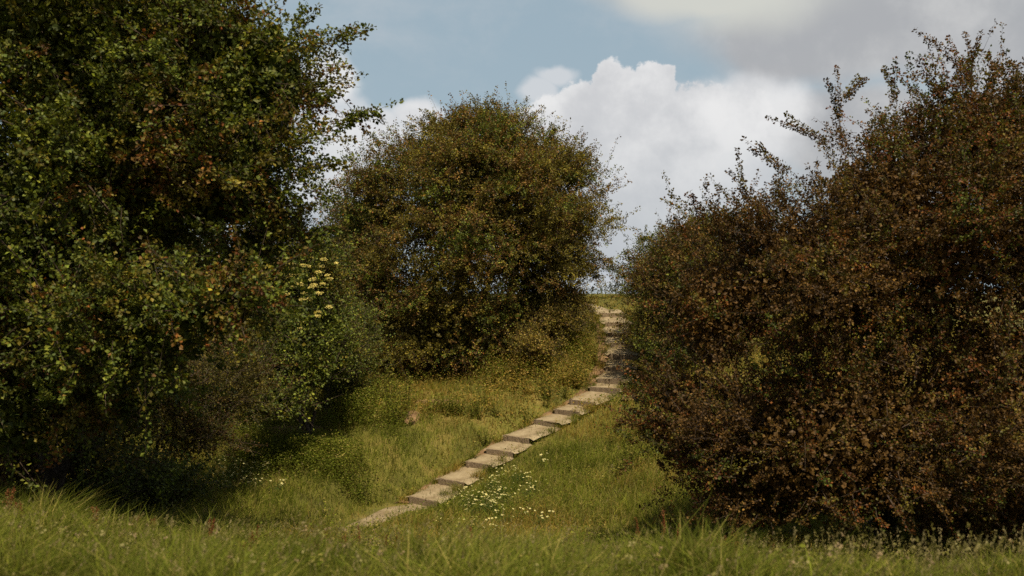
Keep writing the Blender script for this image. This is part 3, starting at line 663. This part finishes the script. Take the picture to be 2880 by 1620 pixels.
wp = [make_weed(.75, 7, .075, G_MID), make_weed(.55, 9, .065, G_FORE), make_weed(.95, 6, .07, G_MID), make_weed(.5, 9, .07, G_GOLD)]; wu = [False] * 4
for (px, D, j, s, lb) in ((1325, 25.3, 1, .9, 'bushy green weed left of the steps, by the sixth board'), (1222, 23.9, 1, .95, 'rounded green weed left of the fourth step board'),
                          (1375, 26.5, 1, .8, 'low green weed left of the seventh step board'), (1195, 22.9, 0, .6, 'green weed just left of the third step board')):
    place(wp, wu, j, on_ground(px, D), rng.random() * 6, s, lb, 'weeds along the left edge of the steps')
for k in range(34):
    place(wp, wu, (0, 2)[k % 2], on_ground(rng.uniform(820, 1020), rng.uniform(23.8, 26.5)), rng.random() * 6, rng.uniform(.9, 1.35), 'tall nettle in the stand left of the round hawthorn base', 'nettles left of the round hawthorn')
for k in range(22):
    place(wp, wu, (0, 1)[k % 2], on_ground(rng.uniform(1060, 1250), rng.uniform(24.8, 26)), rng.random() * 6, rng.uniform(.6, .95), 'leafy weed in the shade under the round hawthorn', 'weeds under the round hawthorn')
for k in range(80):
    q = on_ground(rng.uniform(1230, 1520), rng.uniform(26.5, 33.5))
    if path_dist(q[:1], q[1:2])[0][0] < .85: continue
    place(wp, wu, (3, 1)[k % 4 == 0], q, rng.random() * 6, rng.uniform(.7, 1.2), 'yellowish leafy weed on the golden bank left of the upper steps', 'weeds on the golden bank')
for k in range(16):
    place(wp, wu, (1, 0)[k % 2], on_ground(rng.uniform(1520, 1640), rng.uniform(19.5, 24)), rng.random() * 6, rng.uniform(.7, 1.1), 'green weed on the slope right of the steps', 'weeds right of the steps')
def crestD(px):
    D = np.arange(34, 60, .25); x = (px - 1288) / F * D; return float(D[np.argmax((ground_z(x, D) - EYE) / D)])
for k, (px, s) in enumerate(((1450, .8), (1466, .7), (1482, 1.0), (1495, .75), (1510, .9), (1524, 1.2), (1538, .9), (1552, 1.0), (1570, .8), (1590, .9), (1612, 1.0))):
    place(wp, wu, (2, 0)[k % 2], on_ground(px, crestD(px) - rng.uniform(.0, .8)), rng.random() * 6, s, 'spindly sapling on the crest of the hill against the sky', 'saplings on the skyline')

for nm, ps, us in (('d', protos, used), ('k', dp, du), ('w', wp, wu)):
    assert all(us), nm

# ------------------------------------------------------------------ sky
EL, AZ = math.radians(61), math.atan2(.28, -.96)
sd = np.array([math.sin(AZ) * math.cos(EL), math.cos(AZ) * math.cos(EL), math.sin(EL)])
w = bpy.data.worlds.new('World'); scene.world = w; w.use_nodes = True
N, L = w.node_tree.nodes, w.node_tree.links; N.clear()
def nd(t, **kw):
    x_ = N.new(t)
    for k_, v_ in kw.items(): setattr(x_, k_, v_)
    return x_
def sv(sock, v):
    if hasattr(v, 'is_output'): L.new(v, sock)
    else: sock.default_value = v
def MT(op, a, b=None, cl=False):
    x_ = nd('ShaderNodeMath', operation=op, use_clamp=cl); sv(x_.inputs[0], a)
    if b is not None: sv(x_.inputs[1], b)
    return x_.outputs[0]
def VM(op, a, b=None, out=0):
    x_ = nd('ShaderNodeVectorMath', operation=op); sv(x_.inputs[0], a)
    if b is not None: sv(x_.inputs[1], b)
    return x_.outputs[out]
def SS(a, b, v):
    x_ = nd('ShaderNodeMapRange', interpolation_type='SMOOTHSTEP'); sv(x_.inputs[0], v); x_.inputs[1].default_value = a; x_.inputs[2].default_value = b
    return x_.outputs[0]
def NZ(vec, scale, detail=6, rough=.55, off=(0, 0, 0)):
    x_ = nd('ShaderNodeTexNoise'); L.new(VM('ADD', vec, off), x_.inputs['Vector']); x_.inputs['Scale'].default_value = scale
    x_.inputs['Detail'].default_value = detail; x_.inputs['Roughness'].default_value = rough; return x_.outputs['Fac']
def MX(f, a, b):
    x_ = nd('ShaderNodeMix', data_type='RGBA'); sv(x_.inputs[0], f); sv(x_.inputs[6], a); sv(x_.inputs[7], b); return x_.outputs[2]
tc = nd('ShaderNodeTexCoord'); sep = nd('ShaderNodeSeparateXYZ'); L.new(tc.outputs['Generated'], sep.inputs[0])
yy = MT('MAXIMUM', sep.outputs[1], .15)
cb = nd('ShaderNodeCombineXYZ'); L.new(MT('DIVIDE', sep.outputs[0], yy), cb.inputs[0]); L.new(MT('DIVIDE', sep.outputs[2], yy), cb.inputs[1])
uv = cb.outputs[0]
def lobes2(lst, vec):
    acc = None
    for px, py, rx, ry in lst:
        d = VM('SUBTRACT', vec, ((px - 1288) / F, (724 - py) / F, 0)); d = VM('MULTIPLY', d, (F / rx, F / ry, 0))
        v_ = MT('SUBTRACT', 1.0, VM('LENGTH', d, out=1)); acc = v_ if acc is None else MT('MAXIMUM', acc, v_)
    return acc
wn = nd('ShaderNodeTexNoise'); L.new(uv, wn.inputs['Vector']); wn.inputs['Scale'].default_value = 9; wn.inputs['Detail'].default_value = 5
warp = VM('MULTIPLY', VM('SUBTRACT', wn.outputs['Color'], (.5, .5, .5)), (.055, .055, 0)); uvw = VM('ADD', uv, warp)
wn2 = nd('ShaderNodeTexNoise'); L.new(uv, wn2.inputs['Vector']); wn2.inputs['Scale'].default_value = 3.2; wn2.inputs['Detail'].default_value = 4
uvs = VM('ADD', uv, VM('MULTIPLY', VM('SUBTRACT', wn2.outputs['Color'], (.5, .5, .5)), (.14, .10, 0)))
# heaped white cloud
CU = [(1560, 225, 75, 85), (1650, 205, 62, 70), (1470, 290, 150, 90), (1400, 390, 170, 140), (1600, 380, 200, 180), (1780, 300, 170, 105), (1500, 520, 300, 150), (1660, 560, 200, 130),
      (1350, 560, 260, 120), (1700, 450, 130, 140)]
cu = lobes2(CU, uvw); cun = MT('MULTIPLY', MT('SUBTRACT', NZ(uv, 17, 11, .70), .5), 1.25)
cum = MT('MULTIPLY', SS(-.02, .13, MT('ADD', cu, cun)), MT('SUBTRACT', 1.0, MT('MULTIPLY', SS(.56, .72, NZ(uvs, 5.5, 7, .6, (4, 4, 1))), .55)))
veil = MT('MULTIPLY', SS(.42, .70, NZ(VM('MULTIPLY', uvs, (1, 1.6, 1)), 4.0, 8, .62, (8, 1, 3))), .38)
# thin wisps
WI = [(1890, 280, 170, 110), (1860, 360, 170, 110),  (860, 380, 160, 110), (790, 250, 90, 120), (1395, 185, 75, 40), (1350, 225, 60, 50), (1045, 272, 60, 40), (820, 180, 80, 70), (860, 290, 90, 90), (850, 460, 170, 130), (1000, 330, 120, 70), (2560, 250, 110, 120), (1880, 440, 90, 130), (1600, 690, 500, 70)]
wi = SS(-.05, .5, MT('ADD', lobes2(WI, uvw), MT('MULTIPLY', MT('SUBTRACT', NZ(uv, 10, 8, .6, (3, 1, 0)), .5), 1.1)))
so_ = SS(-.08, .42, MT('ADD', lobes2([(1840, 285, 230, 115), (1790, 390, 240, 150), (870, 450, 190, 120), (1045, 290, 70, 50), (830, 200, 90, 60), (900, 340, 130, 70)], uvw), MT('MULTIPLY', MT('SUBTRACT', NZ(uv, 8, 9, .62, (1, 6, 2)), .5), .8)))
# broad grey layer at the upper right
GR = [(1900, -40, 520, 140), (2250, 60, 620, 190), (2050, 110, 300, 110), (2700, 150, 500, 200), (2150, 330, 260, 130), (2400, 420, 500, 160)]
gr = SS(-.05, .40, MT('ADD', lobes2(GR, uvs), MT('MULTIPLY', MT('SUBTRACT', NZ(uv, 5, 6, .55, (7, 2, 0)), .5), .45)))
# grey-blue base of the heap near the horizon
lowc_ = SS(-.05, .6, lobes2([(1560, 640, 420, 110), (800, 560, 500, 90), (2200, 640, 600, 110)], uvs))
# scattered cloud over the rest of the sky
gen = VM('NORMALIZE', tc.outputs['Generated'])
allm = SS(.50, .68, NZ(gen, 2.3, 8, .55, (1.7, .3, 2.2)))
infr = SS(-.9, .05, lobes2([(1288, 300, 1700, 800)], uv)); front = SS(.1, .4, sep.outputs[1])
allm = MT('MULTIPLY', allm, MT('SUBTRACT', 1.0, MT('MULTIPLY', infr, front)))
sky = nd('ShaderNodeTexSky', sky_type='NISHITA', sun_disc=False, sun_elevation=EL, sun_rotation=AZ)
sky.air_density = 1.0; sky.dust_density = 1.6; sky.ozone_density = 1.2
K_ = .1
EXP = 2 ** .45
def RGB(r, g, b): return (r / K_ / EXP, g / K_ / EXP, b / K_ / EXP, 1)
sk = VM('MULTIPLY', sky.outputs[0], (.78, .66, .54))
hv = nd('ShaderNodeMix', data_type='RGBA'); L.new(MT('ADD', .15, MT('MULTIPLY', MT('MULTIPLY', infr, front), .6)), hv.inputs[0]); L.new(sk, hv.inputs[6]); hv.inputs[7].default_value = RGB(.38, .50, .58)
base = hv.outputs[2]
sh = NZ(uv, 7, 7, .6, (5, 5, 0))
vgrad = SS(.02, .22, MT('ADD', MT('DIVIDE', sep.outputs[2], yy), MT('MULTIPLY', MT('SUBTRACT', sh, .5), .12)))
cucol = MX(vgrad, RGB(.50, .53, .56), MX(SS(.35, .62, sh), RGB(.60, .61, .63), RGB(.82, .82, .82)))
c1 = MX(MT('MULTIPLY', allm, .8), base, RGB(.42, .42, .43))
c1 = MX(veil, c1, RGB(.60, .61, .63))
c1 = MX(MT('MULTIPLY', wi, .75), c1, RGB(.70, .71, .73))
c1 = MX(MT('MULTIPLY', lowc_, .7), c1, RGB(.44, .48, .53))
c1 = MX(cum, c1, cucol)
grn = NZ(uv, 4.5, 8, .6, (2, 9, 0))
grcol = MX(SS(.42, .66, grn), RGB(.42, .425, .44), RGB(.60, .595, .59))
grcol = MX(SS(-.1, .75, lobes2([(1800, 0, 380, 120)], uvs)), grcol, RGB(.66, .66, .60))
c1 = MX(MT('MULTIPLY', gr, .9), c1, grcol)
c1 = MX(MT('MULTIPLY', so_, .85), c1, cucol)
# cumulus stands in front of the grey layer
c1 = MX(MT('MULTIPLY', cum, SS(.02, .12, MT('SUBTRACT', MT('ADD', cu, cun), .02))), c1, cucol)
bg = nd('ShaderNodeBackground'); L.new(c1, bg.inputs[0]); bg.inputs[1].default_value = K_
ow = nd('ShaderNodeOutputWorld'); L.new(bg.outputs[0], ow.inputs[0])

# ------------------------------------------------------------------ sun, camera, view
sl = bpy.data.lights.new('sun', 'SUN'); sl.energy = 5.0; sl.angle = math.radians(.5); sl.color = (1, .86, .66)
so = bpy.data.objects.new('sun', sl); COL.objects.link(so); so.rotation_euler = Vector(tuple(sd)).to_track_quat('Z', 'Y').to_euler(); so.location = (8, -10, 20)
cam = bpy.data.cameras.new('camera'); co = bpy.data.objects.new('camera', cam); COL.objects.link(co); scene.camera = co
co.location = (0, 0, EYE); co.rotation_euler = (math.radians(90), 0, 0)
cam.sensor_width = 36; cam.lens = 36 * F / 2576; cam.clip_end = 3000; cam.clip_start = .1
cam.dof.use_dof = True; cam.dof.focus_distance = 27; cam.dof.aperture_fstop = 2.5
vs = scene.view_settings; vs.view_transform = 'Standard'; vs.look = 'None'; vs.exposure = .45; vs.gamma = 1; vs.use_curve_mapping = False
scene.cycles.max_bounces = 6; scene.cycles.diffuse_bounces = 3; scene.cycles.transmission_bounces = 3; scene.cycles.glossy_bounces = 1; scene.cycles.transparent_max_bounces = 4
scene.cycles.use_denoising = False
print('faces', sum(len(o.data.polygons) for o in scene.objects if o.type == 'MESH'))
